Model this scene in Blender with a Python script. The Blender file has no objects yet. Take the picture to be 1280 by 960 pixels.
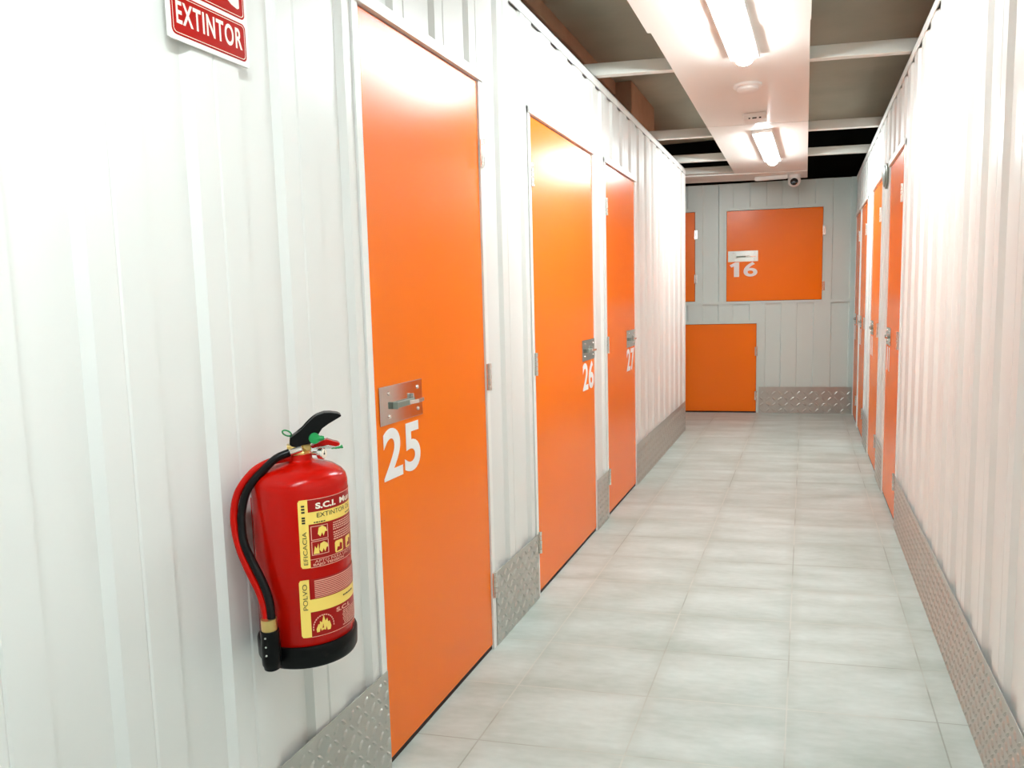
import bpy, math, random
from mathutils import Vector, Matrix
random.seed(7)
S = bpy.context.scene
COL = S.collection

# ------------------------------------------------------------------ camera
CX, CZ, YAW, PITCH, ROLL, FPX = 1.063215, 1.287569, 0.366312, -0.109722, -0.025487, 956.992
cy_, sy_ = math.cos(YAW), math.sin(YAW)
cp_, sp_ = math.cos(PITCH), math.sin(PITCH)
FW = Vector((-sy_*cp_, cy_*cp_, sp_))
RT0 = Vector((cy_, sy_, 0))
UP0 = RT0.cross(FW)
RT = RT0*math.cos(ROLL) + UP0*math.sin(ROLL)
UP = UP0*math.cos(ROLL) - RT0*math.sin(ROLL)
cam_d = bpy.data.cameras.new('camera')
cam = bpy.data.objects.new('camera', cam_d)
COL.objects.link(cam)
M = Matrix.Identity(4)
for i in range(3):
    M[i][0], M[i][1], M[i][2] = RT[i], UP[i], -FW[i]
    M[i][3] = (CX, 0, CZ)[i]
cam.matrix_world = M
cam_d.sensor_fit = 'HORIZONTAL'
cam_d.sensor_width = 36
cam_d.lens = FPX/1280*36
cam_d.clip_start = 0.02
S.camera = cam

# ------------------------------------------------------------------ world, exposure
W = bpy.data.worlds.new('world')
S.world = W
W.use_nodes = True
W.node_tree.nodes['Background'].inputs[0].default_value = (1, 0.97, 0.92, 1)
W.node_tree.nodes['Background'].inputs[1].default_value = 0.15
S.view_settings.view_transform = 'Standard'
S.view_settings.look = 'None'
S.view_settings.gamma = 1
S.view_settings.use_curve_mapping = False
S.view_settings.exposure = 1.28
LAMP = 40.0            # radiance of the luminaire diffusers
LAMPCOL = (0.875, 1.0, 1.03, 1)

# ------------------------------------------------------------------ materials
MATS = {}
def mat(name, col, rough=0.5, metal=0.0, noise=0.0, nscale=8.0, bump=0.0, bscale=60.0, coat=0.0, spec=0.5, rvar=0.0, stretch=(1, 1, 1)):
    m = bpy.data.materials.new(name)
    m.use_nodes = True
    nt = m.node_tree
    b = nt.nodes['Principled BSDF']
    b.inputs['Roughness'].default_value = rough
    b.inputs['Metallic'].default_value = metal
    b.inputs['Coat Weight'].default_value = coat
    b.inputs['Specular IOR Level'].default_value = spec
    b.inputs['Base Color'].default_value = (*col, 1)
    tc = nt.nodes.new('ShaderNodeTexCoord')
    mp = nt.nodes.new('ShaderNodeMapping')
    mp.inputs['Scale'].default_value = stretch
    nt.links.new(tc.outputs['Object'], mp.inputs[0])
    if noise or rvar:
        n = nt.nodes.new('ShaderNodeTexNoise')
        n.inputs['Scale'].default_value = nscale
        n.inputs['Detail'].default_value = 5
        nt.links.new(mp.outputs[0], n.inputs['Vector'])
        if noise:
            r = nt.nodes.new('ShaderNodeMix')
            r.data_type = 'RGBA'
            r.inputs['A'].default_value = (*[c*(1-noise) for c in col], 1)
            r.inputs['B'].default_value = (*[min(1, c*(1+noise)) for c in col], 1)
            nt.links.new(n.outputs[0], r.inputs['Factor'])
            nt.links.new(r.outputs['Result'], b.inputs['Base Color'])
        if rvar:
            q = nt.nodes.new('ShaderNodeMapRange')
            q.inputs['To Min'].default_value = rough-rvar
            q.inputs['To Max'].default_value = rough+rvar
            nt.links.new(n.outputs[0], q.inputs[0])
            nt.links.new(q.outputs[0], b.inputs['Roughness'])
    if bump:
        n2 = nt.nodes.new('ShaderNodeTexNoise')
        n2.inputs['Scale'].default_value = bscale
        n2.inputs['Detail'].default_value = 4
        nt.links.new(mp.outputs[0], n2.inputs['Vector'])
        bp = nt.nodes.new('ShaderNodeBump')
        bp.inputs['Strength'].default_value = bump
        bp.inputs['Distance'].default_value = 0.01
        nt.links.new(n2.outputs[0], bp.inputs['Height'])
        nt.links.new(bp.outputs[0], b.inputs['Normal'])
    MATS[name] = m
    return m

WALL = mat('white_coated_steel', (0.75, 0.735, 0.70), 0.30, noise=0.02, nscale=3, bump=0.02, bscale=4, stretch=(1, 1, 0.3))
FRAME = mat('white_frame_steel', (0.84, 0.82, 0.78), 0.30)
GREYWALL = mat('pale_grey_steel', (0.63, 0.70, 0.66), 0.35, noise=0.03, nscale=3)
ORANGE = mat('orange_laminate', (0.92, 0.172, 0.0), 0.27, noise=0.02, nscale=4, bump=0.015, bscale=3, spec=0.32)
EDGE = mat('dark_gap_shade', (0.03, 0.015, 0.01), 0.8)  # near-black colour for the shade inside door gaps
STEEL = mat('smooth_stainless', (0.60, 0.59, 0.56), 0.10, metal=1.0, rvar=0.03, nscale=30)
ALU = mat('checker_aluminium', (0.50, 0.49, 0.45), 0.36, metal=0.6, noise=0.12, nscale=14, rvar=0.06)
CHROME = mat('bright_metal', (0.78, 0.76, 0.72), 0.2, metal=1.0)
NUM = mat('white_vinyl', (0.84, 0.82, 0.80), 0.45)
PANEL = mat('white_ceiling_sheet', (0.80, 0.76, 0.71), 0.38, noise=0.02, nscale=2)
BEAM = mat('white_beam_paint', (0.70, 0.68, 0.62), 0.4)
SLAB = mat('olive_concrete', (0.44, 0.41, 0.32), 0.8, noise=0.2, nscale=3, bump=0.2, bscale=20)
DARK = mat('unlit_void_dark', (0.02, 0.02, 0.018), 0.9, noise=0.3, nscale=4)  # near-black colour stands in for the darkness of the unlit void
BROWN = mat('stained_orange_lit_concrete', (0.46, 0.27, 0.17), 0.8, noise=0.25, nscale=6, bump=0.3, bscale=30)  # stained concrete; the brown tint paints in orange light reflected onto it
RED = mat('red_enamel', (0.46, 0.004, 0.001), 0.2, spec=0.22, noise=0.04, nscale=10)
BLACK = mat('black_plastic', (0.002, 0.002, 0.002), 0.35, bump=0.05, bscale=300, spec=0.2)
RUBBER = mat('black_rubber', (0.002, 0.002, 0.002), 0.28, spec=0.25)
BRASS = mat('brass', (0.78, 0.55, 0.20), 0.28, metal=0.9, noise=0.08, nscale=60)
GREEN = mat('green_plastic', (0.01, 0.28, 0.07), 0.4)
YELLOW = mat('yellow_print', (0.93, 0.66, 0.14), 0.35)
CREAM = mat('cream_print', (0.93, 0.84, 0.70), 0.4)
PINK = mat('pale_pink_print', (0.85, 0.40, 0.30), 0.4)
INK = mat('black_ink', (0.02, 0.015, 0.01), 0.5)
LRED = mat('dark_red_print', (0.34, 0.004, 0.003), 0.3, spec=0.3)
SIGNRED = mat('sign_red', (0.42, 0.005, 0.002), 0.2, spec=0.4)
SIGNWHITE = mat('sign_white', (0.90, 0.86, 0.80), 0.3)
PLASTIC = mat('white_plastic', (0.80, 0.76, 0.72), 0.4)
LENS = mat('dark_dome_glass', (0.01, 0.01, 0.012), 0.08)
GREYMET = mat('grey_green_metal', (0.20, 0.23, 0.19), 0.4)
LAMPM = bpy.data.materials.new('lit_diffuser')
LAMPM.use_nodes = True
_b = LAMPM.node_tree.nodes['Principled BSDF']
_b.inputs['Base Color'].default_value = (0.9, 0.9, 0.9, 1)
_b.inputs['Emission Color'].default_value = LAMPCOL
_b.inputs['Emission Strength'].default_value = LAMP

def floor_mat():
    m = bpy.data.materials.new('grey_cement_tiles')
    m.use_nodes = True
    nt = m.node_tree
    b = nt.nodes['Principled BSDF']
    N, L = nt.nodes.new, nt.links.new
    tc = N('ShaderNodeTexCoord')
    sep = N('ShaderNodeSeparateXYZ'); L(tc.outputs['Object'], sep.inputs[0])
    # joints run along the corridor and, slightly skewed, across it
    m1 = N('ShaderNodeMath'); m1.operation = 'MULTIPLY_ADD'
    L(sep.outputs['X'], m1.inputs[0]); m1.inputs[1].default_value = -0.14
    L(sep.outputs['Y'], m1.inputs[2])
    com = N('ShaderNodeCombineXYZ')
    ax = N('ShaderNodeMath'); ax.operation = 'ADD'; ax.inputs[1].default_value = 0.423*20-0.183
    L(sep.outputs['X'], ax.inputs[0])
    ay = N('ShaderNodeMath'); ay.operation = 'ADD'; ay.inputs[1].default_value = 0.3395*20-1.918
    L(m1.outputs[0], ay.inputs[0])
    L(ax.outputs[0], com.inputs[0]); L(ay.outputs[0], com.inputs[1])
    def brick(mort, smooth):
        br = N('ShaderNodeTexBrick')
        br.offset = 0.0; br.squash = 1.0
        br.inputs['Scale'].default_value = 1
        br.inputs['Brick Width'].default_value = 0.423
        br.inputs['Row Height'].default_value = 0.3395
        br.inputs['Mortar Size'].default_value = mort
        br.inputs['Mortar Smooth'].default_value = smooth
        br.inputs['Color1'].default_value = (0.42, 0.42, 0.42, 1)
        br.inputs['Color2'].default_value = (0.58, 0.58, 0.58, 1)
        br.inputs['Mortar'].default_value = (0.5, 0.5, 0.5, 1)
        L(com.outputs[0], br.inputs['Vector'])
        return br
    b1 = brick(0.0025, 0.2)
    b2 = brick(0.05, 1.0)
    n1 = N('ShaderNodeTexNoise'); n1.inputs['Scale'].default_value = 3.2; n1.inputs['Detail'].default_value = 6
    mp = N('ShaderNodeMapping'); mp.inputs['Scale'].default_value = (0.8, 1.9, 1); L(com.outputs[0], mp.inputs[0])
    L(mp.outputs[0], n1.inputs['Vector'])
    n2 = N('ShaderNodeTexNoise'); n2.inputs['Scale'].default_value = 26; n2.inputs['Detail'].default_value = 6
    L(mp.outputs[0], n2.inputs['Vector'])
    r1 = N('ShaderNodeValToRGB')
    r1.color_ramp.elements[0].position = 0.32; r1.color_ramp.elements[0].color = (0.375, 0.42, 0.375, 1)
    r1.color_ramp.elements[1].position = 0.72; r1.color_ramp.elements[1].color = (0.53, 0.585, 0.55, 1)
    L(n1.outputs[0], r1.inputs[0])
    def mix(a, bb, f, mode='MIX', fv=None):
        x = N('ShaderNodeMix'); x.data_type = 'RGBA'; x.blend_type = mode
        for s, v in ((x.inputs['A'], a), (x.inputs['B'], bb)):
            if isinstance(v, tuple): s.default_value = v
            else: L(v, s)
        if f is None: x.inputs['Factor'].default_value = fv
        else: L(f, x.inputs['Factor'])
        return x.outputs['Result']
    c = mix(r1.outputs[0], b1.outputs['Color'], None, 'SOFT_LIGHT', 0.5)
    c = mix(c, n2.outputs[0], None, 'SOFT_LIGHT', 0.25)
    f2 = N('ShaderNodeMath'); f2.operation = 'MULTIPLY'; f2.inputs[1].default_value = 0.20
    L(b2.outputs['Fac'], f2.inputs[0])
    c = mix(c, (0.27, 0.27, 0.21, 1), f2.outputs[0])
    # joints: mostly pale, darker in places
    n3 = N('ShaderNodeTexNoise'); n3.inputs['Scale'].default_value = 1.7; L(com.outputs[0], n3.inputs['Vector'])
    r3 = N('ShaderNodeValToRGB')
    r3.color_ramp.elements[0].position = 0.42; r3.color_ramp.elements[0].color = (0.18, 0.175, 0.13, 1)
    r3.color_ramp.elements[1].position = 0.52; r3.color_ramp.elements[1].color = (0.55, 0.54, 0.47, 1)
    L(n3.outputs[0], r3.inputs[0])
    f1 = N('ShaderNodeMath'); f1.operation = 'MULTIPLY'; f1.inputs[1].default_value = 0.5
    L(b1.outputs['Fac'], f1.inputs[0])
    c = mix(c, r3.outputs[0], f1.outputs[0])
    L(c, b.inputs['Base Color'])
    rr = N('ShaderNodeMapRange'); rr.inputs['To Min'].default_value = 0.36; rr.inputs['To Max'].default_value = 0.55
    L(n1.outputs[0], rr.inputs[0]); L(rr.outputs[0], b.inputs['Roughness'])
    bp = N('ShaderNodeBump'); bp.inputs['Strength'].default_value = 0.35; bp.inputs['Distance'].default_value = 0.002
    bp.invert = True
    L(b1.outputs['Fac'], bp.inputs['Height']); L(bp.outputs[0], b.inputs['Normal'])
    return m
FLOORM = floor_mat()

# ------------------------------------------------------------------ mesh helpers
class MB:
    def __init__(self):
        self.v, self.f, self.mi = [], [], []
    def add(self, vs, fs, mi=0):
        n = len(self.v)
        self.v += [tuple(p) for p in vs]
        self.f += [tuple(i+n for i in q) for q in fs]
        self.mi += [mi]*len(fs)
        return self
    def box(self, x0, x1, y0, y1, z0, z1, mi=0):
        vs = [(x, y, z) for z in (z0, z1) for y in (y0, y1) for x in (x0, x1)]
        return self.add(vs, [(0, 2, 3, 1), (4, 5, 7, 6), (0, 1, 5, 4), (2, 6, 7, 3), (0, 4, 6, 2), (1, 3, 7, 5)], mi)
    def hexa(self, p, mi=0):     # 8 points ordered as box
        return self.add(p, [(0, 2, 3, 1), (4, 5, 7, 6), (0, 1, 5, 4), (2, 6, 7, 3), (0, 4, 6, 2), (1, 3, 7, 5)], mi)
    def prism(self, pts, a, b, f, mi=0):     # pts 2D outline, a..b the third coordinate, f(p,q,t)
        n = len(pts)
        vs = [f(p, q, a) for p, q in pts] + [f(p, q, b) for p, q in pts]
        fs = [tuple(range(n))[::-1], tuple(range(n, 2*n))] + [(i, (i+1) % n, n+(i+1) % n, n+i) for i in range(n)]
        return self.add(vs, fs, mi)
    def lathe(self, prof, c=(0, 0, 0), seg=40, axis='z', mi=0):
        vs, fs = [], []
        for r, h in prof:
            for k in range(seg):
                t = 2*math.pi*k/seg
                a, b = r*math.cos(t), r*math.sin(t)
                p = {'z': (a, b, h), 'x': (h, a, b), 'y': (b, h, a)}[axis]
                vs.append((p[0]+c[0], p[1]+c[1], p[2]+c[2]))
        for i in range(len(prof)-1):
            for k in range(seg):
                fs.append((i*seg+k, i*seg+(k+1) % seg, (i+1)*seg+(k+1) % seg, (i+1)*seg+k))
        fs.append(tuple(range(seg))[::-1])
        fs.append(tuple(range((len(prof)-1)*seg, len(prof)*seg)))
        return self.add(vs, fs, mi)
    def tube(self, pts, r, seg=12, mi=0, sub=4, closed=False):
        P = [Vector(p) for p in pts]
        if sub > 1:
            Q = []
            n = len(P)
            rng = range(n) if closed else range(n-1)
            for i in rng:
                p0 = P[(i-1) % n] if (closed or i > 0) else P[0]
                p1, p2 = P[i], P[(i+1) % n]
                p3 = P[(i+2) % n] if (closed or i+2 < n) else P[-1]
                for s in range(sub):
                    t = s/sub
                    Q.append(0.5*((2*p1)+(p2-p0)*t+(2*p0-5*p1+4*p2-p3)*t*t+(3*p1-p0-3*p2+p3)*t**3))
            if not closed: Q.append(P[-1])
            P = Q
        n = len(P)
        vs, fs = [], []
        prev = None
        for i in range(n):
            if closed: T = (P[(i+1) % n]-P[i-1]).normalized()
            else: T = (P[min(i+1, n-1)]-P[max(i-1, 0)]).normalized()
            if prev is None:
                prev = T.cross(Vector((0.13, 0.21, 0.95)) if abs(T.z) < 0.9 else Vector((1, 0.1, 0)))
            N1 = (prev - T*prev.dot(T)).normalized()
            prev = N1
            B = T.cross(N1)
            rr = r[min(i*len(r)//n, len(r)-1)] if isinstance(r, (list, tuple)) else r
            for k in range(seg):
                a = 2*math.pi*k/seg
                vs.append(P[i]+N1*(rr*math.cos(a))+B*(rr*math.sin(a)))
        for i in range(n if closed else n-1):
            j = (i+1) % n
            for k in range(seg):
                fs.append((i*seg+k, i*seg+(k+1) % seg, j*seg+(k+1) % seg, j*seg+k))
        if not closed:
            fs.append(tuple(range(seg))[::-1]); fs.append(tuple(range((n-1)*seg, n*seg)))
        return self.add(vs, fs, mi)
    def build(self, name, m, parent=None, smooth=False, bevel=0.0, mats=None):
        me = bpy.data.meshes.new(name)
        me.from_pydata(self.v, [], self.f)
        for mm in (mats or [m]): me.materials.append(mm)
        if mats: me.polygons.foreach_set('material_index', self.mi)
        o = bpy.data.objects.new(name, me)
        COL.objects.link(o)
        if parent is not None: o.parent = parent
        import bmesh
        bm = bmesh.new(); bm.from_mesh(me)
        bmesh.ops.recalc_face_normals(bm, faces=bm.faces)
        bm.to_mesh(me); bm.free()
        if bevel:
            md = o.modifiers.new('bevel', 'BEVEL')
            md.width = bevel; md.segments = 2; md.limit_method = 'ANGLE'; md.angle_limit = math.radians(40)
        if smooth:
            me.polygons.foreach_set('use_smooth', [True]*len(me.polygons))
            me.set_sharp_from_angle(angle=math.radians(38))
        return o

def tag(o, label=None, cat=None, group=None, kind=None):
    if label: o['label'] = label
    if cat: o['category'] = cat
    if group: o['group'] = group
    if kind: o['kind'] = kind
    return o
def empty(name, loc=(0, 0, 0), rz=0.0, **k):
    o = bpy.data.objects.new(name, None)
    COL.objects.link(o)
    o.location = loc
    o.rotation_euler = (0, 0, rz)
    o.empty_display_size = 0.05
    tag(o, **k)
    return o

def text_geo(s, bold=0.0, space=1.0):
    """flat glyph triangles of a string, normalised to height of its own box"""
    cu = bpy.data.curves.new('glyphs', 'FONT')
    cu.body = s; cu.size = 1; cu.offset = bold; cu.space_character = space
    cu.resolution_u = 6
    o = bpy.data.objects.new('glyphs', cu)
    COL.objects.link(o)
    dg = bpy.context.evaluated_depsgraph_get()
    dg.update()
    me = bpy.data.meshes.new_from_object(o.evaluated_get(dg))
    vs = [tuple(v.co) for v in me.vertices]
    fs = [tuple(p.vertices) for p in me.polygons]
    bpy.data.objects.remove(o); bpy.data.curves.remove(cu); bpy.data.meshes.remove(me)
    x0 = min(v[0] for v in vs); x1 = max(v[0] for v in vs)
    y0 = min(v[1] for v in vs); y1 = max(v[1] for v in vs)
    return [((v[0]-x0)/(x1-x0), (v[1]-y0)/(y1-y0)) for v in vs], fs
def put_text(mb, s, f, bold=0.0, thick=0.0, space=1.0, mi=0):
    """f(u,v,d): maps the unit box of the string to space, d = height above the surface"""
    vs, fs = text_geo(s, bold, space)
    mb.add([f(u, v, 1) for u, v in vs], fs, mi)
    if thick:
        from collections import Counter
        cnt = Counter()
        for q in fs:
            for i in range(len(q)): cnt[frozenset((q[i], q[(i+1) % len(q)]))] += 1
        n = len(vs)
        sides = []
        for q in fs:
            for i in range(len(q)):
                a, b = q[i], q[(i+1) % len(q)]
                if cnt[frozenset((a, b))] == 1: sides.append((a, b, b+n, a+n))
        mb.add([f(u, v, 1) for u, v in vs]+[f(u, v, 0) for u, v in vs], sides, mi)
    return mb

def profile_panel(mb, raised, t0, t1, z0, z1, mp, depth=0.014, fl=0.016, fl2=0.006, back=0.05, groove=True):
    """ribbed sheet: raised = list of (start, end); mp(t, d, z) -> point, d = 0 on the rib faces"""
    P = []
    for a, b in raised:
        P += [(a, -depth), (a+fl, 0)]
        if groove:
            c = (a+b)/2
            P += [(c-0.004, 0), (c, -0.003), (c+0.004, 0)]
        P += [(b-fl2, 0), (b, -depth)]
    P = [(-99, -depth)] + P + [(99, -depth)]
    def at(t):
        for (a, da), (b, db) in zip(P, P[1:]):
            if a <= t <= b: return da+(db-da)*(t-a)/(b-a if b > a else 1)
        return -depth
    Q = [(t0, at(t0))] + [p for p in P if t0 < p[0] < t1] + [(t1, at(t1))]
    n = len(Q)
    vs = []
    for z in (z0, z1):
        vs += [mp(t, d, z) for t, d in Q]
    b0 = len(vs)
    for z in (z0, z1):
        vs += [mp(t, -back, z) for t, d in Q]
    fs = []
    for i in range(n-1):
        fs.append((i, i+1, n+i+1, n+i))
        fs.append((b0+i, b0+n+i, b0+n+i+1, b0+i+1))
        fs.append((i, b0+i, b0+i+1, i+1))
        fs.append((n+i, n+i+1, b0+n+i+1, b0+n+i))
    fs.append((0, n, b0+n, b0)); fs.append((n-1, b0+n-1, b0+2*n-1, 2*n-1))
    mb.add(vs, fs)

# ------------------------------------------------------------------ layout numbers
XR = 1.542                 # right wall face
ZT = 2.45                  # top of the partition walls
YC = 7.40                  # far corner of the left wall
K = 0.13                   # skew of the end wall
ANG = math.atan(K)
def endmap(a, d, z):       # a: world x along the end wall, d towards the corridor
    n = Vector((K, -1, 0)).normalized()
    return (a+n.x*d, 8.75+K*(a-XR)+n.y*d, z)
LM = lambda t, d, z: (d, t, z)
RM = lambda t, d, z: (XR-d, t, z)
DOOR_TOP = 2.036
LEFT = [(1.744, 2.506), (3.038, 4.025), (4.305, 5.095)]
RIGHT = [(4.57, 5.305), (5.80, 6.54), (7.10, 7.83), (7.95, 8.63)]
raisedL = [(1.15+0.257*k, 1.298+0.257*k) for k in range(-14, 27)]
raisedR = [(1.09+0.257*k, 1.238+0.257*k) for k in range(-14, 31)]

# ------------------------------------------------------------------ structure
fl = MB().box(-2.6, 2.6, -2.4, 9.4, -0.06, 0.0).build('floor', FLOORM)
tag(fl, 'grey cement tile floor of the storage corridor', 'floor', kind='structure')

def partition(name, doors, raised, mp, y0, y1, label):
    mb = MB()
    fw = 0.027
    t = y0
    for a, b in doors:
        if a-fw-0.003 - t > 0.02:
            profile_panel(mb, raised, t, a-fw-0.003, 0.0, ZT-0.035, mp)
        profile_panel(mb, raised, a-fw-0.003, b+fw+0.003, DOOR_TOP+0.036, ZT-0.035, mp)
        t = b+fw+0.003
    profile_panel(mb, raised, t, y1, 0.0, ZT-0.035, mp)
    return tag(mb.build(name, WALL), label, 'wall', kind='structure')
partition('wall_left', LEFT, raisedL, LM, -2.3, YC-0.03, 'ribbed white steel partition wall with three numbered orange doors, on the left')
partition('wall_right', RIGHT, raisedR, RM, -2.3, 8.72, 'ribbed white steel partition wall with a row of orange doors, on the right')

# end wall: two ribbed tiers
RE = [(-0.135, 0.028), (0.185, 0.34), (0.503, 0.672), (0.822, 0.987), (1.146, 1.323), (1.49, 1.6)] + [(-0.135-0.32*k, 0.028-0.32*k) for k in range(1, 8)][::-1]
RE.sort()
mb = MB()
D16 = (0.268, 1.228, 1.206, 2.165)
DUL = (-1.02, -0.055, 1.214, 2.172)
DLO = (-0.395, 0.583, 0.012, 0.968)
def ep(a, b, z0, z1): profile_panel(mb, RE, a, b, z0, z1, endmap, depth=0.010, fl=0.006, groove=False)
ft = 0.022
ep(-2.5, DUL[0]-ft, 1.19, ZT); ep(DUL[0]-ft, DUL[1]+ft, DUL[3]+ft, ZT)
ep(DUL[1]+ft, D16[0]-ft, 1.19, ZT); ep(D16[0]-ft, D16[1]+ft, D16[3]+ft, ZT); ep(D16[1]+ft, 1.56, 1.19, ZT)
ep(-2.5, DLO[0]-ft, 0, 1.178); ep(DLO[0]-ft, DLO[1]+ft, DLO[3]+ft, 1.178); ep(DLO[1]+ft, 1.56, 0, 1.178)
tag(mb.build('wall_end', GREYWALL), 'pale grey ribbed steel wall across the far end of the corridor', 'wall', kind='structure')
mb = MB()
mb.hexa([endmap(a, d, z) for z in (1.176, 1.206) for d in (0.004, -0.03) for a in (-2.5, 1.55)])
tag(mb.build('trim_1', GREYWALL), 'grey horizontal joint trim halfway up the end wall', 'trim', kind='structure')

# back wall, side corridor and the added outer shell that blocks stray world light
tag(MB().box(-0.05, XR+0.05, -2.4, -2.32, 0, ZT).build('wall_back', WALL), 'white wall behind the viewpoint', 'wall', kind='structure')
tag(MB().box(-2.5, -0.06, YC-0.05, YC, 0, ZT).build('wall_side', WALL), 'white wall of the side passage behind the left corner', 'wall', kind='structure')
tag(MB().box(-1.3, -1.2, -2.4, YC-0.06, 0, 3.3).build('wall_light_block_left', SLAB), 'unseen concrete wall added to block stray light behind the left storage rooms', 'wall', kind='structure')
tag(MB().box(2.5, 2.6, -2.4, 9.3, 0, 3.3).build('wall_light_block_right', SLAB), 'unseen concrete wall added to block stray light behind the right storage rooms', 'wall', kind='structure')
tag(MB().box(-2.6, -2.5, YC-0.05, 9.3, 0, 3.3).build('wall_passage', SLAB), 'concrete wall closing the side passage', 'wall', kind='structure')
tag(MB().box(-2.6, 2.6, 9.3, 9.4, 0, 3.3).build('wall_outer_end', DARK), 'wall beyond the end wall, coloured dark for the unlit void', 'wall', kind='structure')
tag(MB().box(-2.6, 2.6, -2.5, -2.4, 0, 3.3).build('wall_outer_back', SLAB), 'concrete wall behind the viewpoint', 'wall', kind='structure')
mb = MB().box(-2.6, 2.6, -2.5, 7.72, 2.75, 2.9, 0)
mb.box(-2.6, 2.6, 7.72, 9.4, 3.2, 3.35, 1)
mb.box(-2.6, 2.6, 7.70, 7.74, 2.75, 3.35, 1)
tag(mb.build('ceiling', SLAB, mats=[SLAB, DARK]), 'olive concrete ceiling above the open frame, coloured near black for the unlit void at the far end', 'ceiling', kind='structure')

# top channels and corner post
def channel(name, mp, y0, y1, label):
    mb = MB()
    for d0, d1, z0, z1 in ((0.001, 0.006, ZT-0.042, ZT), (-0.055, 0.006, ZT-0.004, ZT)):
        p = [mp(t, d, z) for z in (z0, z1) for t in (y0, y1) for d in (d0, d1)]
        mb.hexa(p)
    return tag(mb.build(name, FRAME), label, 'trim', kind='structure')
channel('trim_2', LM, -2.3, YC, 'white channel capping the top of the left partition')
channel('trim_3', RM, -2.3, 8.72, 'white channel capping the top of the right partition')
mb = MB().box(-0.06, 0.004, YC-0.028, YC+0.003, 0, ZT-0.045)
tag(mb.build('trim_4', FRAME), 'white corner post at the far end of the left partition', 'trim', kind='structure')

# concrete beam and pillar over the left storage rooms
tag(MB().box(-0.62, -0.17, -2.38, 5.34, 2.665, 2.749).build('concrete_beam', BROWN, bevel=0.006), 'stained concrete beam with reflected orange painted in as brown, running above the left partition', 'beam')
tag(MB().box(-0.60, -0.062, 5.35, 6.19, 0.0, 2.749).build('concrete_pillar', BROWN, bevel=0.006), 'stained concrete pillar with reflected orange painted in as brown, rising behind the left partition', 'pillar')

# cross beams (slightly skewed like the end wall)
def beam(y, label, xe=1.60):
    mb = MB()
    x0, x1, s = -0.055, xe, 0.185
    mb.hexa([(x, y+s*x+dy, z) for z in (2.456, 2.520) for dy in (0.028, 0.085) for x in (x0, x1)])
    o = mb.build('ceiling_beam', BEAM, bevel=0.004)
    return tag(o, label, 'beam', 'white beams across the corridor top')
beam(4.075, 'white cross beam nearest the camera, over the orange door 26')
beam(5.90, 'white cross beam in the middle, below the joint of the dropped ceiling sheets')
beam(7.00, 'white cross beam beside the further lamp, last but one before the end wall')
beam(7.74, 'white cross beam furthest back, in front of the end wall', 1.06)

# dropped ceiling sheets
def sheet(pts, z0, z1, label):
    mb = MB()
    mb.prism(pts, z0, z1, lambda x, y, z: (x, y, z))
    return tag(mb.build('ceiling_panel', PANEL, bevel=0.002), label, 'ceiling panel', 'white sheets of the dropped ceiling strip')
XA, XB, s = 0.405, 1.066, 0.2
def yy(y, x): return y+s*(x-XA)
sheet([(XA+0.006, -2.3), (XB+0.006, -2.3), (XB+0.006, yy(0.4, XB)), (XA+0.006, 0.4)], 2.446, 2.455, 'white ceiling sheet above the viewpoint')
sheet([(XA-0.010, 0.402), (XB+0.004, yy(0.402, XB)), (XB+0.004, yy(3.515, XB)), (XA-0.010, 3.515)], 2.438, 2.455, 'white ceiling sheet with the bright nearest lamp')
sheet([(XA, 3.518), (XB, yy(3.518, XB)), (XB, yy(5.620, XB)), (XA, 5.620)], 2.446, 2.455, 'white ceiling sheet carrying the round alarm and the small detector box')
sheet([(XA, 5.630), (XB, yy(5.63, XB)), (XB, yy(7.90, XB)), (XA, 7.90)], 2.446, 2.455, 'white ceiling sheet with the small further lamp')
sheet([(-0.35, 7.90-0.14), (XA, 7.905), (XB, yy(7.905, XB)), (XB, yy(8.36, XB)), (-0.35, 8.36-0.14)], 2.440, 2.455, 'white ceiling sheet spanning to the left in front of the end wall')

# ------------------------------------------------------------------ doors
def rot_box(mb, mp, t0, t1, d0, d1, z0, z1):
    mb.hexa([mp(t, d, z) for z in (z0, z1) for t in (t0, t1) for d in (d0, d1)])

def hinge_part(root, mp, t, z0, side, grp_name='hinge'):
    """knuckled barrel with two leaves; side=+1 the door lies towards +t"""
    mb = MB()
    h = 0.098
    rot_box(mb, mp, t-0.014, t+0.014, 0.0075, 0.0105, z0+0.002, z0+h-0.002)
    o = mb.build('hinge', CHROME, root)
    kb = MB()
    seg = 10
    for i in range(5):
        a, b = z0+h*i/5+0.001, z0+h*(i+1)/5-0.001
        r = 0.0062 if i % 2 == 0 else 0.0057
        vs = []
        for z in (a, b):
            for k in range(seg):
                th = 2*math.pi*k/seg
                vs.append(mp(t+r*math.cos(th), 0.013+r*math.sin(th), z))
        kb.add(vs, [(k, (k+1) % seg, seg+(k+1) % seg, seg+k) for k in range(seg)]+[tuple(range(seg)), tuple(range(seg, 2*seg))])
    kb.build('knuckle', CHROME, o, smooth=True)
    return o

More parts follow.
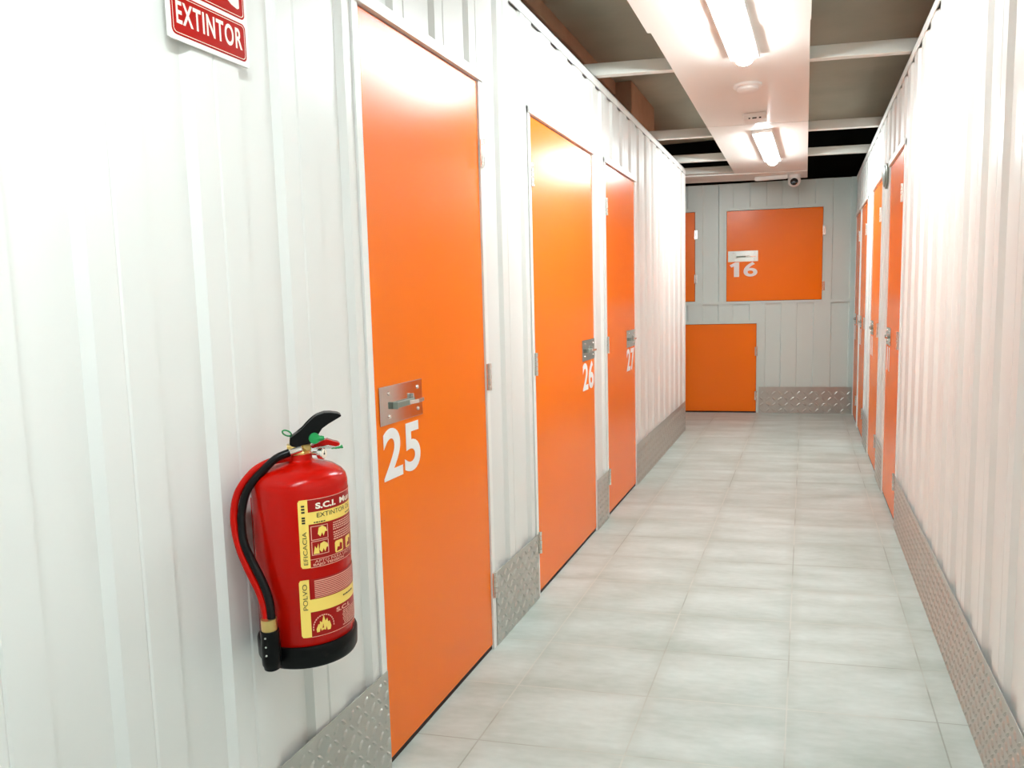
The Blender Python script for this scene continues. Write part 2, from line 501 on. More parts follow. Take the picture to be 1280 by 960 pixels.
def plate_part(root, mp, t0, t1, z0, z1, flip=1, mirror=True):
    """steel latch plate with rivets, slide bolt and staple; flip: +1 bolt towards t0"""
    mb = MB()
    rot_box(mb, mp, t0, t1, 0.0005, 0.0035, z0, z1)
    pl = mb.build('latch_plate', STEEL, root, bevel=0.001)
    w, h = t1-t0, z1-z0
    rv = MB()
    for u, v in ((0.2, 0.2), (0.2, 0.8), (0.88, 0.2), (0.88, 0.8)):
        uu = u if flip > 0 else 1-u
        seg = 10
        tc, zc = t0+uu*w, z0+v*h
        vs = []
        for r, d in ((0.006, 0.0035), (0.005, 0.0062), (0.002, 0.0075)):
            for k in range(seg):
                th = 2*math.pi*k/seg
                vs.append(mp(tc+r*math.cos(th), d, zc+r*math.sin(th)))
        fs = [(i*seg+k, i*seg+(k+1) % seg, (i+1)*seg+(k+1) % seg, (i+1)*seg+k) for i in range(2) for k in range(seg)]
        fs.append(tuple(range(2*seg, 3*seg)))
        rv.add(vs, fs)
    rv.build('rivets', CHROME, pl, smooth=True)
    X = lambda u: t0+(u if flip > 0 else 1-u)*w
    zc = z0+0.46*h
    bolt = MB()
    rot_box(bolt, mp, min(X(0.30), X(0.72)), max(X(0.30), X(0.72)), 0.0035, 0.016, zc-0.008, zc+0.008)
    rot_box(bolt, mp, min(X(0.28), X(0.31)), max(X(0.28), X(0.31)), 0.0035, 0.019, zc-0.010, zc+0.010)
    bolt.build('slide_bolt', GREYMET, pl, bevel=0.002)
    lev = MB()
    pts = [(0.58, 0.014), (0.62, 0.020), (0.74, 0.026), (0.92, 0.020), (0.92, 0.016), (0.74, 0.021), (0.66, 0.017), (0.62, 0.012)]
    lev.prism([(X(u), d) for u, d in pts], zc-0.006, zc+0.005, lambda a, d, z: mp(a, d, z))
    lev.build('latch_lever', CHROME, pl, bevel=0.001)
    st = MB()
    rot_box(st, mp, min(X(0.70), X(0.715)), max(X(0.70), X(0.715)), 0.0035, 0.014, zc-0.006, zc+0.022)
    st.build('staple', CHROME, pl, bevel=0.001)
    return pl

def number_part(root, mp, s, t0, t1, z0, z1, rev, bold=0.026):
    w, h = t1-t0, z1-z0
    f = (lambda u, v, d: mp(t1-u*w, 0.0006+0.0008*d, z0+v*h)) if rev else (lambda u, v, d: mp(t0+u*w, 0.0006+0.0008*d, z0+v*h))
    if s == '16':
        mb = put_text(MB(), '6', lambda u, v, d: f(0.50+0.50*u, v, d), bold=bold, thick=1)
        one = [(0.155, 0.0), (0.345, 0.0), (0.345, 1.0), (0.200, 1.0), (0.0, 0.82), (0.06, 0.66), (0.155, 0.73)]
        mb.prism(one, 0.0, 1.0, f)
    else:
        mb = put_text(MB(), s, f, bold=bold, thick=1, space=1.06)
    return mb.build('door_number', NUM, root)

def door(name, mp, a, b, z0, z1, label, hinge_t, hinge_z, frame_m=FRAME, header=0.014, fw=0.027):
    root = empty(name, label=label, cat='door', kind='structure')
    mb = MB()
    rot_box(mb, mp, a+0.003, b-0.003, -0.036, 0.0, z0+0.004, z1-0.003)
    mb.build('door_panel', ORANGE, root, bevel=0.0015)
    fr = MB()
    zb = 0.0 if z0 < 0.1 else z0-fw
    rot_box(fr, mp, a-fw, a, -0.05, 0.006, zb, z1+fw)
    rot_box(fr, mp, b, b+fw, -0.05, 0.006, zb, z1+fw)
    rot_box(fr, mp, a-fw, b+fw, -0.05, header, z1+0.0005, z1+0.033)
    if z0 > 0.1: rot_box(fr, mp, a, b, -0.05, 0.006, z0-fw, z0)
    fr.build('frame', frame_m, root, bevel=0.001)
    gs = MB()  # dark strips stand in for shade behind and under the door
    rot_box(gs, mp, a, b, -0.045, -0.037, z0, z1)
    if z0 < 0.1: rot_box(gs, mp, a, b, -0.045, -0.004, 0.0, z0+0.001)
    gs.build('gap_shade', EDGE, root)
    for hz in hinge_z: hinge_part(root, mp, hinge_t, hz, 1)
    return root

HZ = (0.195, 0.966, 1.745)
d = door('door_1', LM, *LEFT[0], 0.014, DOOR_TOP, 'tall orange door numbered 25, nearest, right of the fire extinguisher', LEFT[0][1]+0.012, HZ)
plate_part(d, LM, 1.770, 2.015, 0.956, 1.062, 1)
number_part(d, LM, '25', 1.782, 1.994, 0.800, 0.944, False)
d = door('door_2', LM, *LEFT[1], 0.014, DOOR_TOP, 'tall wide orange door numbered 26 in the left wall', LEFT[1][0]-0.004, HZ)
plate_part(d, LM, 3.782, 4.022, 0.962, 1.070, 1)
number_part(d, LM, '26', 3.790, 4.004, 0.806, 0.952, False)
d = door('door_3', LM, *LEFT[2], 0.014, DOOR_TOP, 'tall orange door numbered 27, furthest in the left wall', LEFT[2][0]-0.004, HZ)
plate_part(d, LM, 4.830, 5.075, 0.962, 1.072, 1)
number_part(d, LM, '27', 4.835, 5.06, 0.806, 0.952, False)
RL = ['orange door nearest in the right wall, cut by the photo edge',
      'orange door second from the front in the right wall',
      'orange door third from the front in the right wall',
      'orange door furthest back in the right wall, against the end wall corner']
for i, (a, b) in enumerate(RIGHT):
    d = door('door_%d' % (4+i), RM, a, b, 0.014, DOOR_TOP, RL[i], a+0.004, HZ)
    plate_part(d, RM, b-0.265, b-0.02, 0.956, 1.062, -1)
    nb = MB()     # the numerals are too oblique in the photo to read: two upright strokes
    for t in (b-0.20, b-0.10):
        rot_box(nb, RM, t-0.02, t+0.02, 0.0006, 0.0014, 0.80, 0.944)
    nb.build('door_number', NUM, d, bevel=0.0004)
d = door('door_8', endmap, *D16, 'square orange door numbered 16, upper tier of the end wall', D16[1]+0.008, (1.87, 1.30), frame_m=GREYWALL, header=0.008, fw=ft)
plate_part(d, endmap, 0.284, 0.590, 1.628, 1.742, 1)
number_part(d, endmap, '16', 0.302, 0.584, 1.468, 1.622, False, bold=0.02)
d = door('door_9', endmap, *DUL, 'orange upper door at the left of the end wall, half hidden by the corner', DUL[1]+0.006, (1.88, 1.41), frame_m=GREYWALL, header=0.008, fw=ft)
d = door('door_10', endmap, *DLO, 'square orange door at floor level in the end wall', DLO[1]-0.004, (0.62, 0.14), frame_m=GREYWALL, header=0.008, fw=ft)

# ------------------------------------------------------------------ checker kick plates
def kick(mp, t0, t1, label, h=0.284, pitch=0.034):
    mb = MB()
    rot_box(mb, mp, t0, t1, 0.0062, 0.0085, 0.001, h)
    rows = int(h/pitch)+1
    n = int((t1-t0)/pitch)+1
    for i in range(n):
        for j in range(rows):
            tc, zc = t0+(i+0.5)*pitch, (j+0.5)*pitch
            if tc > t1-0.42*pitch or zc > h-0.3*pitch: continue
            a = math.radians(45 if (i+j) % 2 else -45)
            ca, sa = math.cos(a), math.sin(a)
            L, w = 0.46*pitch, 0.16*pitch
            loc = [(-L, 0, 0), (-L*0.4, w, 0), (L*0.4, w, 0), (L, 0, 0), (L*0.4, -w, 0), (-L*0.4, -w, 0), (-L*0.55, 0, 0.004), (L*0.55, 0, 0.004)]
            vs = [mp(tc+x*ca-y*sa, 0.0085+dd, zc+x*sa+y*ca) for x, y, dd in loc]
            mb.add(vs, [(0, 1, 6), (1, 2, 7, 6), (2, 3, 7), (3, 4, 7), (4, 5, 6, 7), (5, 0, 6)])
    return tag(mb.build('kick_plate', ALU), label, 'kick plate', 'checker kick plates along the wall feet')
kick(LM, -2.2, 1.742, 'checker metal kick plate under the fire extinguisher')
kick(LM, 2.535, 3.018, 'checker metal kick plate between orange doors 25 and 26')
kick(LM, 4.030, 4.285, 'narrow checker metal kick plate between orange doors 26 and 27')
kick(LM, 5.100, 5.60, 'short checker metal kick plate right after orange door 27', pitch=0.05)
kick(LM, 5.606, YC-0.03, 'long checker metal kick plate running to the far left corner', pitch=0.05)
kick(RM, -2.2, 4.538, 'checker metal kick plate of the right wall nearest the camera')
kick(RM, 5.336, 5.768, 'checker metal kick plate right of the nearest right wall door')
kick(RM, 6.572, 7.068, 'checker metal kick plate between the second and third right wall doors')
kick(endmap, 0.607, 1.535, 'checker metal kick plate at the foot of the end wall', pitch=0.062)

# ------------------------------------------------------------------ luminaires
def luminaire(y0, xc, label, skew=0.02):
    L = 1.30
    root = empty('ceiling_light', (xc, y0, 2.446), -0.02, label=label, cat='light', group='tube lights under the ceiling strip')
    mb = MB().box(-0.07, 0.07, 0, L, -0.026, 0.0)
    mb.build('housing', PLASTIC, root, bevel=0.004)
    df = MB()
    n = 8
    sec = [(0.044*math.cos(math.pi*k/n), -0.024-0.036*math.sin(math.pi*k/n)) for k in range(n+1)]
    df.prism(sec, 0.012, L-0.012, lambda x, z, y: (x, y, z))
    df.build('diffuser', LAMPM, root, smooth=True, bevel=0.006)
    return root
luminaire(2.74, 0.745, 'long bright tube light nearest, overhead at the top edge')
luminaire(5.89, 0.757, 'smaller looking bright tube light further down the corridor')
luminaire(-0.45, 0.745, 'bright tube light above the viewpoint')

# ------------------------------------------------------------------ ceiling devices
r = empty('smoke_alarm', (0.745, 4.62, 2.446), label='round white alarm on the ceiling sheet behind the nearest lamp', cat='alarm')
MB().lathe([(0.078, 0.0), (0.078, -0.012), (0.070, -0.018)], seg=40).build('base', PLASTIC, r, smooth=True)
MB().lathe([(0.060, -0.018), (0.058, -0.030), (0.045, -0.038), (0.020, -0.040)], seg=40).build('cover', PLASTIC, r, smooth=True)
r = empty('detector_box', (0.742, 5.32, 2.446), label='small white detector box with dark slots near the sheet joint', cat='detector')
MB().box(-0.07, 0.07, 0.0, 0.13, -0.045, 0.0).build('case', PLASTIC, r, bevel=0.006)
mb = MB()
for a, b in ((-0.038, -0.028), (-0.015, 0.012), (0.026, 0.040)):
    mb.box(a, b, -0.0015, 0.003, -0.040, -0.031)
mb.build('slots', INK, r)
r = empty('dome_camera', (0.945, 8.22, 2.440), label='white dome security camera hanging before the end wall', cat='camera')
MB().lathe([(0.060, 0.0), (0.060, -0.022), (0.056, -0.030)], seg=36).build('base', PLASTIC, r, smooth=True)
MB().lathe([(0.052, -0.030), (0.060, -0.045), (0.058, -0.075), (0.046, -0.098), (0.026, -0.112), (0.006, -0.117)], seg=36).build('housing', PLASTIC, r, smooth=True)
MB().lathe([(0.034, -0.03), (0.036, -0.054), (0.030, -0.060), (0.012, -0.064)], (0, 0, -0.072), axis='y', seg=28).build('lens', LENS, r, smooth=True)
r = empty('emergency_light', (0.73, 8.19, 2.440), label='slim white bar fixture on the ceiling beside the dome camera', cat='light fixture')
MB().box(-0.155, 0.155, -0.02, 0.02, -0.034, 0.0).build('case', PLASTIC, r, bevel=0.005)
MB().box(-0.140, 0.140, -0.012, 0.012, -0.037, -0.0335).build('cover_strip', NUM, r, bevel=0.001)
r = empty('alarm_sounder', (XR-0.002, 5.53, 2.01), label='round grey wall disc mounted between two right wall doors', cat='sounder')
MB().lathe([(0.080, 0.0), (0.080, -0.009), (0.074, -0.012)], axis='x', seg=36).build('base', GREYMET, r, smooth=True)
MB().lathe([(0.068, -0.011), (0.066, -0.018), (0.050, -0.024), (0.020, -0.027)], axis='x', seg=36).build('cover', GREYMET, r, smooth=True)

# ------------------------------------------------------------------ EXTINTOR sign
r = empty('fire_extinguisher_sign', (0.003, 1.213, 1.765), label='red and white sign reading EXTINTOR above the fire extinguisher', cat='sign')
def rrect(x0, x1, y0, y1, rad, n=5):
    P = []
    for cx, cy, a0 in ((x1-rad, y1-rad, 0), (x0+rad, y1-rad, 90), (x0+rad, y0+rad, 180), (x1-rad, y0+rad, 270)):
        for k in range(n+1):
            a = math.radians(a0+90*k/n)
            P.append((cx+rad*math.cos(a), cy+rad*math.sin(a)))
    return P
SX = lambda p, q, t: (t, p, q)
MB().prism(rrect(-0.106, 0.106, 0, 0.293, 0.004), 0, 0.004, SX).build('board', SIGNWHITE, r)
tp = MB().prism(rrect(-0.098, 0.098, 0.009, 0.081, 0.010), 0.004, 0.0046, SX).build('text_field', SIGNRED, r)
def ring(x0, x1, y0, y1, rad, w):
    a, b = rrect(x0, x1, y0, y1, rad), rrect(x0+w, x1-w, y0+w, y1-w, rad-w*0.5)
    n = len(a)
    return [(0.0049, p, q) for p, q in a]+[(0.0049, p, q) for p, q in b], [(i, (i+1) % n, n+(i+1) % n, n+i) for i in range(n)]
MB().add(*ring(-0.0945, 0.0945, 0.0125, 0.0775, 0.008, 0.0011)).build('border_line', CREAM, tp)
put_text(MB(), 'EXTINTOR', lambda u, v, d: (0.0049+0.0003*d, -0.086+u*0.172, 0.029+v*0.040), bold=0.018, thick=1, space=1.14).build('lettering', CREAM, tp)
up = MB().prism(rrect(-0.098, 0.098, 0.089, 0.284, 0.010), 0.004, 0.0046, SX).build('picture_field', SIGNRED, r)
MB().add(*ring(-0.0945, 0.0945, 0.0925, 0.2805, 0.008, 0.0011)).build('border_line', CREAM, up)
mb = MB()
mb.prism(rrect(-0.052, -0.008, 0.106, 0.213, 0.012), 0.0047, 0.0051, SX)
mb.prism([(-0.040, 0.214), (-0.020, 0.214), (-0.018, 0.230), (0.010, 0.244), (0.008, 0.250), (-0.042, 0.238)], 0.0047, 0.0051, SX)
mb.prism([(0.030, 0.135), (0.046, 0.118), (0.062, 0.109), (0.078, 0.1055), (0.083, 0.108), (0.084, 0.168), (0.066, 0.223), (0.060, 0.183), (0.042, 0.203), (0.026, 0.158)], 0.0047, 0.0051, SX)
mb.build('pictogram', CREAM, up)

# ------------------------------------------------------------------ fire extinguisher
EX, EY, EZ, ER = 0.108, 1.270, 0.575, 0.095
w2 = Vector((EX-CX, EY, 0)).normalized()
e2 = Vector((w2.y, -w2.x, 0))
EA = math.atan2(e2.y, e2.x)
ext = empty('fire_extinguisher', (EX, EY, EZ), EA, label='red powder fire extinguisher with black base hanging on the white wall', cat='fire extinguisher')
def loc(u, v, dep=0.0):
    """image point -> extinguisher-local point on the plane through its axis, moved dep towards the viewer"""
    dr = FW + RT*((u-640)/FPX) - UP*((v-480)/FPX)
    t = (Vector((EX, EY, 0))-w2*dep-Vector((CX, 0, 0))).dot(w2)/dr.dot(w2)
    P = Vector((CX, 0, CZ))+dr*t
    q = P-Vector((EX, EY, EZ))
    return (q.dot(e2), -dep, q.z)
def lz(v, u=378): return loc(u, v)[2]
R_ = ER
zs = lz(600)           # start of the shoulder
body = MB().lathe([(R_-0.006, 0.012), (R_, 0.02), (R_, zs-0.002), (R_-0.003, zs+0.010), (R_-0.010, zs+0.019), (R_-0.024, zs+0.029), (R_-0.044, zs+0.036), (0.034, zs+0.040), (0.029, zs+0.043), (0.0275, zs+0.046), (0.0275, zs+0.056)], seg=72)
body.build('cylinder', RED, ext, smooth=True)
bs = MB().lathe([(R_-0.008, 0.0), (R_+0.001, 0.003), (R_+0.0045, 0.010), (R_+0.0055, 0.042), (R_+0.0035, 0.046), (R_+0.0003, 0.047)], seg=72)
bs.build('base', BLACK, ext, smooth=True)
zn = zs+0.056
# valve: brass body, lever, handle, gauge, pin
vb = MB()
vb.lathe([(0.024, zn-0.002), (0.024, zn+0.004), (0.020, zn+0.008), (0.016, zn+0.012), (0.016, zn+0.030), (0.012, zn+0.034)], seg=6)
vb.box(-0.021, -0.002, -0.012, 0.012, zn+0.004, zn+0.019)
vb.box(-0.004, 0.026, -0.009, 0.009, zn+0.004, zn+0.018)
valve = vb.build('valve', BRASS, ext, bevel=0.0015)
def outline(pix, dep=0.0):
    return [(loc(u, v)[0], loc(u, v)[2]) for u, v in pix]
XZ = lambda p, q, t: (p, t, q)
lev_px = [(366.6, 543.3), (371.5, 539.5), (377.5, 534.7), (382, 529.5), (386.9, 524.5), (391.5, 520.5), (396.3, 517.5), (404.8, 514.6), (413, 514.4), (422, 515.5), (426, 517.6), (425.6, 519.2), (418, 523.8), (410.3, 528.4), (402.5, 534.0), (398.5, 540.2), (395, 547), (392, 552), (384, 553.5), (377.5, 555), (374, 558), (364.5, 556.5), (361.8, 554), (362.3, 546.5)]
lv = MB().prism(outline(lev_px), -0.017, 0.017, XZ)
lever = lv.build('lever', BLACK, valve, bevel=0.003)
rb = MB()
rib_px = [(372, 541), (378, 535.7), (385, 528), (392, 522), (400, 518.2), (408, 516.4)]
for yv in (-0.008, 0.0, 0.008):
    rb.tube([(loc(u, v-1.2)[0], yv, loc(u, v-1.2)[2]) for u, v in rib_px], 0.0014, seg=6)
# (grip ribs are part of the lever's surface)
me_r = rb.build('grip_ribs', BLACK, valve, smooth=True)
hd_px = [(388, 556.5), (398, 552.5), (403, 549.5), (409, 548.2), (416, 550.3), (422, 551.6), (425.2, 553.8), (423.5, 556), (419.7, 557), (410, 555.4), (400, 556.8), (390, 559.5)]
MB().prism(outline(hd_px), -0.011, 0.011, XZ).build('carry_handle', RED, valve, bevel=0.0015)
st_px = [(392, 558), (404, 556.8), (418, 558.4), (421, 559), (421, 560.2), (404, 559.4), (392, 561)]
MB().prism(outline(st_px), -0.010, 0.010, XZ).build('handle_plate', CHROME, valve)
px, _, pz = loc(392.5, 545.2)
pin = MB().lathe([(0.0105, -0.030), (0.0112, -0.026), (0.0105, -0.020), (0.006, -0.017)], (px, 0, pz), axis='y', seg=24)
pin.tube([(px+0.002, -0.024, pz), (px+0.012, -0.025, pz-0.001), (px+0.019, -0.025, pz-0.0005)], [0.006, 0.0055, 0.004], seg=12, sub=3)
pin.build('safety_pin', GREEN, valve, smooth=True)
lx, _, lzz = loc(358.5, 541.5)
MB().tube([(lx+0.0085*math.cos(t), -0.004*math.sin(t), lzz+0.006*math.sin(t)-0.003*math.cos(t)) for t in [i*math.pi/5 for i in range(10)]], 0.0016, seg=8, closed=True).build('pin_loop', GREEN, valve, smooth=True)
q = [loc(414, 559.5), loc(419, 558.6), loc(424, 557.8), loc(428, 556.5)]
sl = MB().tube([(p[0], -0.012, p[2]) for p in q], [0.001, 0.002, 0.0025, 0.0038], seg=10)
sl.build('seal_tag', GREEN, valve, smooth=True)
gx, _, gz = loc(404.5, 564.3)
ga = MB()
gd = Vector((0.80, -0.60, 0)).normalized()
g1 = Vector((0.60, 0.80, 0)); g2 = Vector((0, 0, 1)); gc = Vector((gx-0.004, -0.022, gz))
def disc(mb, prof, mi=0, seg=28):
    vs = []
    for rr, h in prof:
        for k in range(seg):
            t = 2*math.pi*k/seg
            vs.append(gc+gd*h+g1*(rr*math.cos(t))+g2*(rr*math.sin(t)))
    fs = [(i*seg+k, i*seg+(k+1) % seg, (i+1)*seg+(k+1) % seg, (i+1)*seg+k) for i in range(len(prof)-1) for k in range(seg)]
    fs += [tuple(range(seg)), tuple(range((len(prof)-1)*seg, len(prof)*seg))]
    mb.add(vs, fs, mi)
disc(ga, [(0.004, -0.022), (0.004, -0.006), (0.0108, -0.006), (0.0112, 0.003), (0.0095, 0.005)])
disc(ga, [(0.0092, 0.0045), (0.0090, 0.0053)], 1)
disc(ga, [(0.0022, 0.0053), (0.0018, 0.0062)], 2)
vs = [gc+gd*0.0058+g1*a+g2*b for a, b in ((-0.0012, 0), (0.0012, 0), (0.0004, 0.0078), (-0.0004, 0.0078))]
ga.add(vs, [(0, 1, 2, 3)], 2)
ga.build('pressure_gauge', CHROME, valve, smooth=True, mats=[CHROME, CREAM, INK])
# hose connector
a, b = loc(376, 561.5, 0.018), loc(361, 566.5, 0.030)
MB().tube([a, b], 0.0068, seg=14, sub=1).build('hose_coupling', CHROME, valve, smooth=True)
# hose: black tube with a red companion tube
def path(px, d0, d1, d2):
    P = []
    n = len(px)
    for i, (u, v) in enumerate(px):
        t = i/(n-1)
        dep = d0+(d1-d0)*min(1, t*2) if t < 0.5 else d1+(d2-d1)*(t-0.5)*2
        P.append(loc(u, v, dep))
    return P
blk = [(362, 565.5), (345, 573), (329.4, 587.5), (315.3, 603), (306.7, 618.8), (302.3, 640.6), (302, 654), (305.2, 678.6), (316, 703), (328.3, 727.4), (336.8, 751.8), (339.6, 776)]
red = [(364, 571.5), (350, 574.5), (335.6, 578), (318, 588), (303.6, 604.7), (295.8, 620), (292.3, 640.6), (293.6, 662), (299.8, 687), (310.6, 712.8), (322.8, 737.2), (330.5, 760), (332.6, 776)]
hz = MB().tube(path(blk, 0.034, 0.045, 0.100), 0.0079, seg=14)
hose = hz.build('hose', RUBBER, ext, smooth=True)
MB().tube(path(red, 0.026, 0.038, 0.094), 0.0072, seg=14).build('red_hose_tube', RED, ext, smooth=True)
c = loc(336, 773, 0.098); c1 = loc(337, 787, 0.098)
MB().tube([c, c1], 0.0150, seg=24, sub=1).build('hose_clip', BRASS, hose, smooth=True)
c2 = loc(338.5, 806, 0.098); c3 = loc(340, 824, 0.096); c4 = loc(341, 834, 0.094)
nz = MB().tube([c1, c2, c3, c4], [0.0175, 0.0185, 0.0185, 0.016], seg=24, sub=3)
nozzle = nz.build('nozzle', BLACK, ext, smooth=True, bevel=0.001)
mb = MB()
for u, v in ((331.5, 798), (332.4, 809), (333.2, 819.5)):
    p = loc(u, v, 0.118)
    mb.lathe([(0.002, -0.002), (0.0016, 0.0), (0.0006, 0.0008)], p, axis='y', seg=8)
mb.build('vent_dots', CHROME, nozzle)
# wall bracket behind the cylinder (world frame turned into the local frame)
inv = Matrix.Rotation(-EA, 4, 'Z')
def wl(x, y, z):
    p = inv @ Vector((x-EX, y-EY, z-EZ))
    return tuple(p)
bk = MB()
for x0, x1, y0, y1, z0, z1 in ((-0.003, 0.003, EY-0.022, EY+0.022, 0.74, 0.895), (0.0, 0.02, EY-0.014, EY+0.014, 0.87, 0.89)):
    bk.hexa([wl(x, y, z) for z in (z0, z1) for y in (y0, y1) for x in (x0, x1)])
bk.build('wall_bracket', RED, ext, bevel=0.001)

# labels on the cylinder: phi measured in the world, converted to the local frame
def cyl(phi, z, r):
    a = math.radians(phi)-EA
    return (r*math.cos(a), r*math.sin(a), z-EZ)
def patch(mb, p0, p1, z0, z1, r, rad=0.0, mi=0, left_only=False):
    n = max(2, int(abs(p1-p0)/2.5))
    cols = []
    w = math.radians(p1-p0)*ER
    for i in range(n+1):
        t = i/n
        # denser columns near rounded corners
        cols.append(p0+(p1-p0)*(0.5-0.5*math.cos(math.pi*t)))
    vs, fs = [], []
    for ph in cols:
        dl = math.radians(ph-p0)*ER
        dr_ = 1e9 if left_only else math.radians(p1-ph)*ER
        q = min(dl, dr_)
        c = rad-math.sqrt(max(0, rad*rad-(rad-q)**2)) if rad and q < rad else 0
        vs += [cyl(ph, z0+c, r), cyl(ph, z1-c, r)]
    for i in range(n): fs.append((2*i, 2*i+2, 2*i+3, 2*i+1))
    mb.add(vs, fs, mi)
R1, R2, R3, R4 = ER+0.0004, ER+0.0008, ER+0.0012, ER+0.0016
def ctext(mb, s, p0, p1, z0, z1, r=R3, bold=0.01, mi=0):
    return put_text(mb, s, lambda u, v, d: cyl(p0+(p1-p0)*u, z0+(z1-z0)*v, r), bold=bold, mi=mi)
def vtext(mb, s, p0, p1, z0, z1, r=R3, bold=0.01, mi=0):   # reading upwards
    return put_text(mb, s, lambda u, v, d: cyl(p1-(p1-p0)*v, z0+(z1-z0)*u, r), bold=bold, mi=mi)
def dashes(mb, p0, p1, z0, z1, rows, r=R3, mi=0, fill=0.55, gap=0.12, ragged=0.0):
    for k in range(rows):
        zc = z1-(k+0.5)*(z1-z0)/rows
        h = (z1-z0)/rows*fill/2
        p = p0+random.random()*ragged
        while p < p1-0.8:
            l = random.uniform(1.2, 4.2)
            patch(mb, p, min(p+l, p1), zc-h, zc+h, r, mi=mi)
            p += l+0.7
PE = 62.0
# upper label
lb = MB()
patch(lb, -47, PE, 0.7795, 0.9150, R1)
for z in (0.9138, 0.7950, 0.7792): patch(lb, -46, PE, z, z+0.0012, R3, mi=1)
lab = lb.build('label', LRED, ext, smooth=True, mats=[LRED, PINK])
mb = MB(); patch(mb, -57, -46.0, 0.7795, 0.9150, R2, rad=0.005, left_only=True)
patch(mb, -46.2, PE, 0.8655, 0.8895, R2)
mb.build('yellow_band', YELLOW, lab, smooth=True)
mb = MB()
ctext(mb, 'S.C.I.', -37, -10, 0.8945, 0.9065, bold=0.04)
ctext(mb, 'Mun', -3, 22, 0.8945, 0.9065, bold=0.03)
mb.build('white_lettering', CREAM, lab)
mb = MB()
ctext(mb, 'EXTINTOR DE', -36, 20, 0.8775, 0.8865, bold=0.0)
dashes(mb, -40, -26, 0.8665, 0.8705, 1)
dashes(mb, 8, 24, 0.8685, 0.8725, 1)
vtext(mb, 'EFICACIA', -53.6, -48.8, 0.7865, 0.8520, bold=0.0)
for z in (0.868, 0.873, 0.878, 0.889, 0.895, 0.901):
    patch(mb, -53.4, -49.6, z, z+0.0034, R3)
mb.build('black_lettering', INK, lab)
mb = MB()
def frame_c(mb, p0, p1, z0, z1, wd=0.9, wz=0.0013):
    patch(mb, p0, p1, z1-wz, z1, R3); patch(mb, p0, p1, z0, z0+wz, R3)
    patch(mb, p0, p0+wd, z0, z1, R3); patch(mb, p1-wd, p1, z0, z1, R3)
frame_c(mb, -44, -23, 0.8335, 0.8615); frame_c(mb, -44, -23, 0.8035, 0.8315)
dashes(mb, -16, PE-2, 0.8445, 0.8620, 4, ragged=1)
dashes(mb, -16, PE-2, 0.8245, 0.8425, 4, ragged=1)
mb.build('pink_print', PINK, lab)
def blob(mb, pts, r=R3):
    c = (sum(p[0] for p in pts)/len(pts), sum(p[1] for p in pts)/len(pts))
    n = len(pts)
    mb.add([cyl(*p, r) for p in pts]+[cyl(*c, r)], [(i, (i+1) % n, n) for i in range(n)])
mb = MB()
def small_figure(p, z, s=1):
    blob(mb, [(p-6*s, z+0.000), (p-4.5*s, z+0.012), (p+0*s, z+0.015), (p+4.5*s, z+0.010), (p+6*s, z+0.002), (p+3.5*s, z+0.004), (p+1*s, z-0.006), (p-1*s, z+0.003), (p-3*s, z-0.006)])
small_figure(-30, 0.845); small_figure(-29, 0.813)
blob(mb, [(-42, 0.806), (-40, 0.822), (-38, 0.816), (-36, 0.826), (-35, 0.806)])
patch(mb, -14, 0, 0.7975, 0.8215, R2, rad=0.003); patch(mb, 6, 20, 0.7975, 0.8215, R2, rad=0.003); patch(mb, 26, 40, 0.7975, 0.8215, R2, rad=0.003)
mb.build('yellow_pictograms', YELLOW, lab)
mb = MB()
for p in (-7, 13, 33):
    blob(mb, [(p-5, 0.800), (p-3, 0.809), (p, 0.806), (p+1, 0.816), (p+5, 0.813), (p+5, 0.801)], r=R3)
mb.build('red_pictograms', LRED, lab)
mb = MB()
ctext(mb, 'APTO PARA USO EN', -41, 22, 0.7880, 0.7935, bold=0.0)
ctext(mb, 'BAJO TENSION', -43, 0, 0.7810, 0.7868, bold=0.03)
mb.build('cream_lettering', PINK, lab)
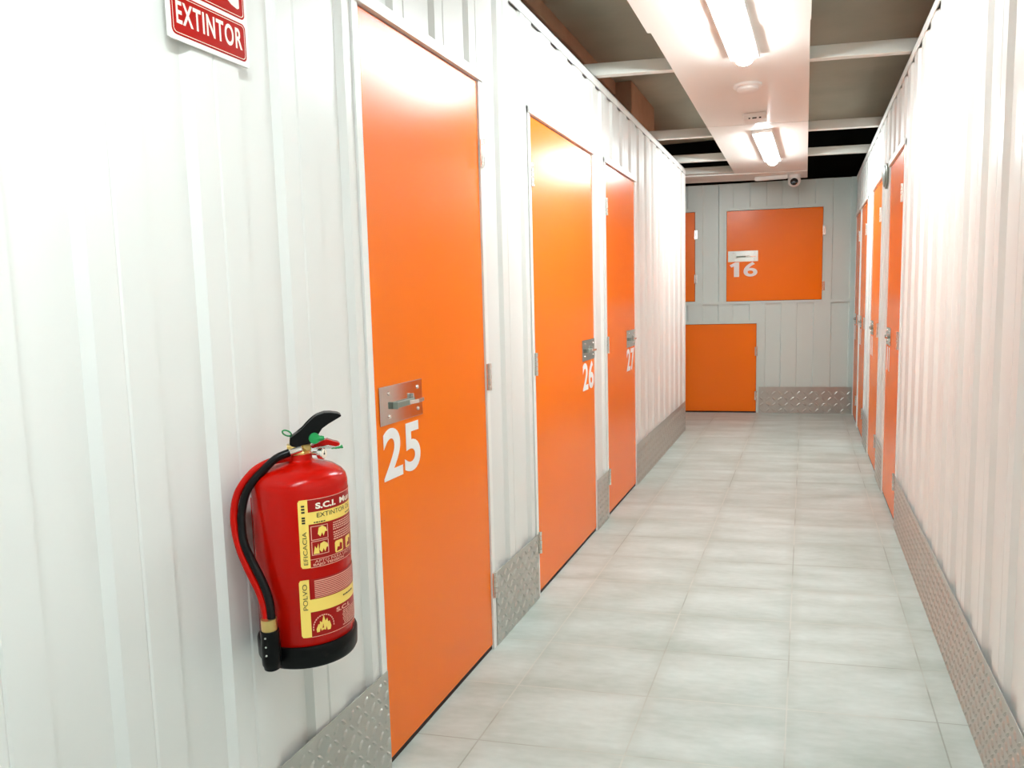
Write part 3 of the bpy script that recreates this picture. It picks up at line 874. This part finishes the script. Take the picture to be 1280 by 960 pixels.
# lower label
lb = MB(); patch(lb, -50, PE, 0.6400, 0.7565, R1)
lab2 = lb.build('label', LRED, ext, smooth=True)
mb = MB(); patch(mb, -60.5, -49.0, 0.6400, 0.7565, R2, rad=0.005, left_only=True)
patch(mb, -49.2, PE, 0.6905, 0.7160, R2)
dashes(mb, -5, 18, 0.7035, 0.7085, 1, mi=1)
mb.build('yellow_band', YELLOW, lab2, smooth=True, mats=[YELLOW, INK])
mb = MB()
vtext(mb, 'POLVO', -56.8, -51.6, 0.6960, 0.7480, bold=0.0)
mb.build('black_lettering', INK, lab2)
mb = MB()
patch(mb, -43, PE, 0.7180, 0.7530, R2)
mb.build('text_block', PINK, lab2, smooth=True)
mb = MB()
for k in range(9):
    z = 0.7195+k*0.0037
    patch(mb, -43, PE, z, z+0.0016, R3)
mb.build('text_lines', LRED, lab2, smooth=True)
mb = MB()
dashes(mb, -8, PE-2, 0.6440, 0.6760, 9, ragged=3)
patch(mb, -49, PE, 0.6397, 0.6407, R3)
for k in range(16):
    a0, a1 = math.radians(190-k*12.5), math.radians(190-k*12.5-9)
    f = lambda a, rr: cyl(-34.2+13.3*rr*math.cos(a), 0.6570+0.0255*rr*math.sin(a), R3)
    mb.add([f(a0, 1), f(a1, 1), f(a1, 0.90), f(a0, 0.90)], [(0, 1, 2, 3)])
ctext(mb, 'S.C.I.', -17, 8, 0.6775, 0.6865, bold=0.04)
mb.build('pale_print', PINK, lab2)
mb = MB()
fl_px = [(-43, 0.6480), (-43.5, 0.655), (-41, 0.664), (-39.5, 0.660), (-39, 0.670), (-36.8, 0.666), (-34.2, 0.6815), (-32.5, 0.668), (-30, 0.673), (-29, 0.662), (-27, 0.666), (-25.2, 0.655), (-26.5, 0.6480)]
blob(mb, fl_px)
mb.build('flame_picture', YELLOW, lab2)
mb = MB()
blob(mb, [(-40, 0.6478), (-38.6, 0.656), (-37.4, 0.6478)], r=R4); blob(mb, [(-32.6, 0.6478), (-31.4, 0.657), (-30.2, 0.6478)], r=R4)
blob(mb, [(-36.4, 0.655), (-35.2, 0.664), (-34.6, 0.655)], r=R4)
mb.build('flame_gaps', LRED, lab2)
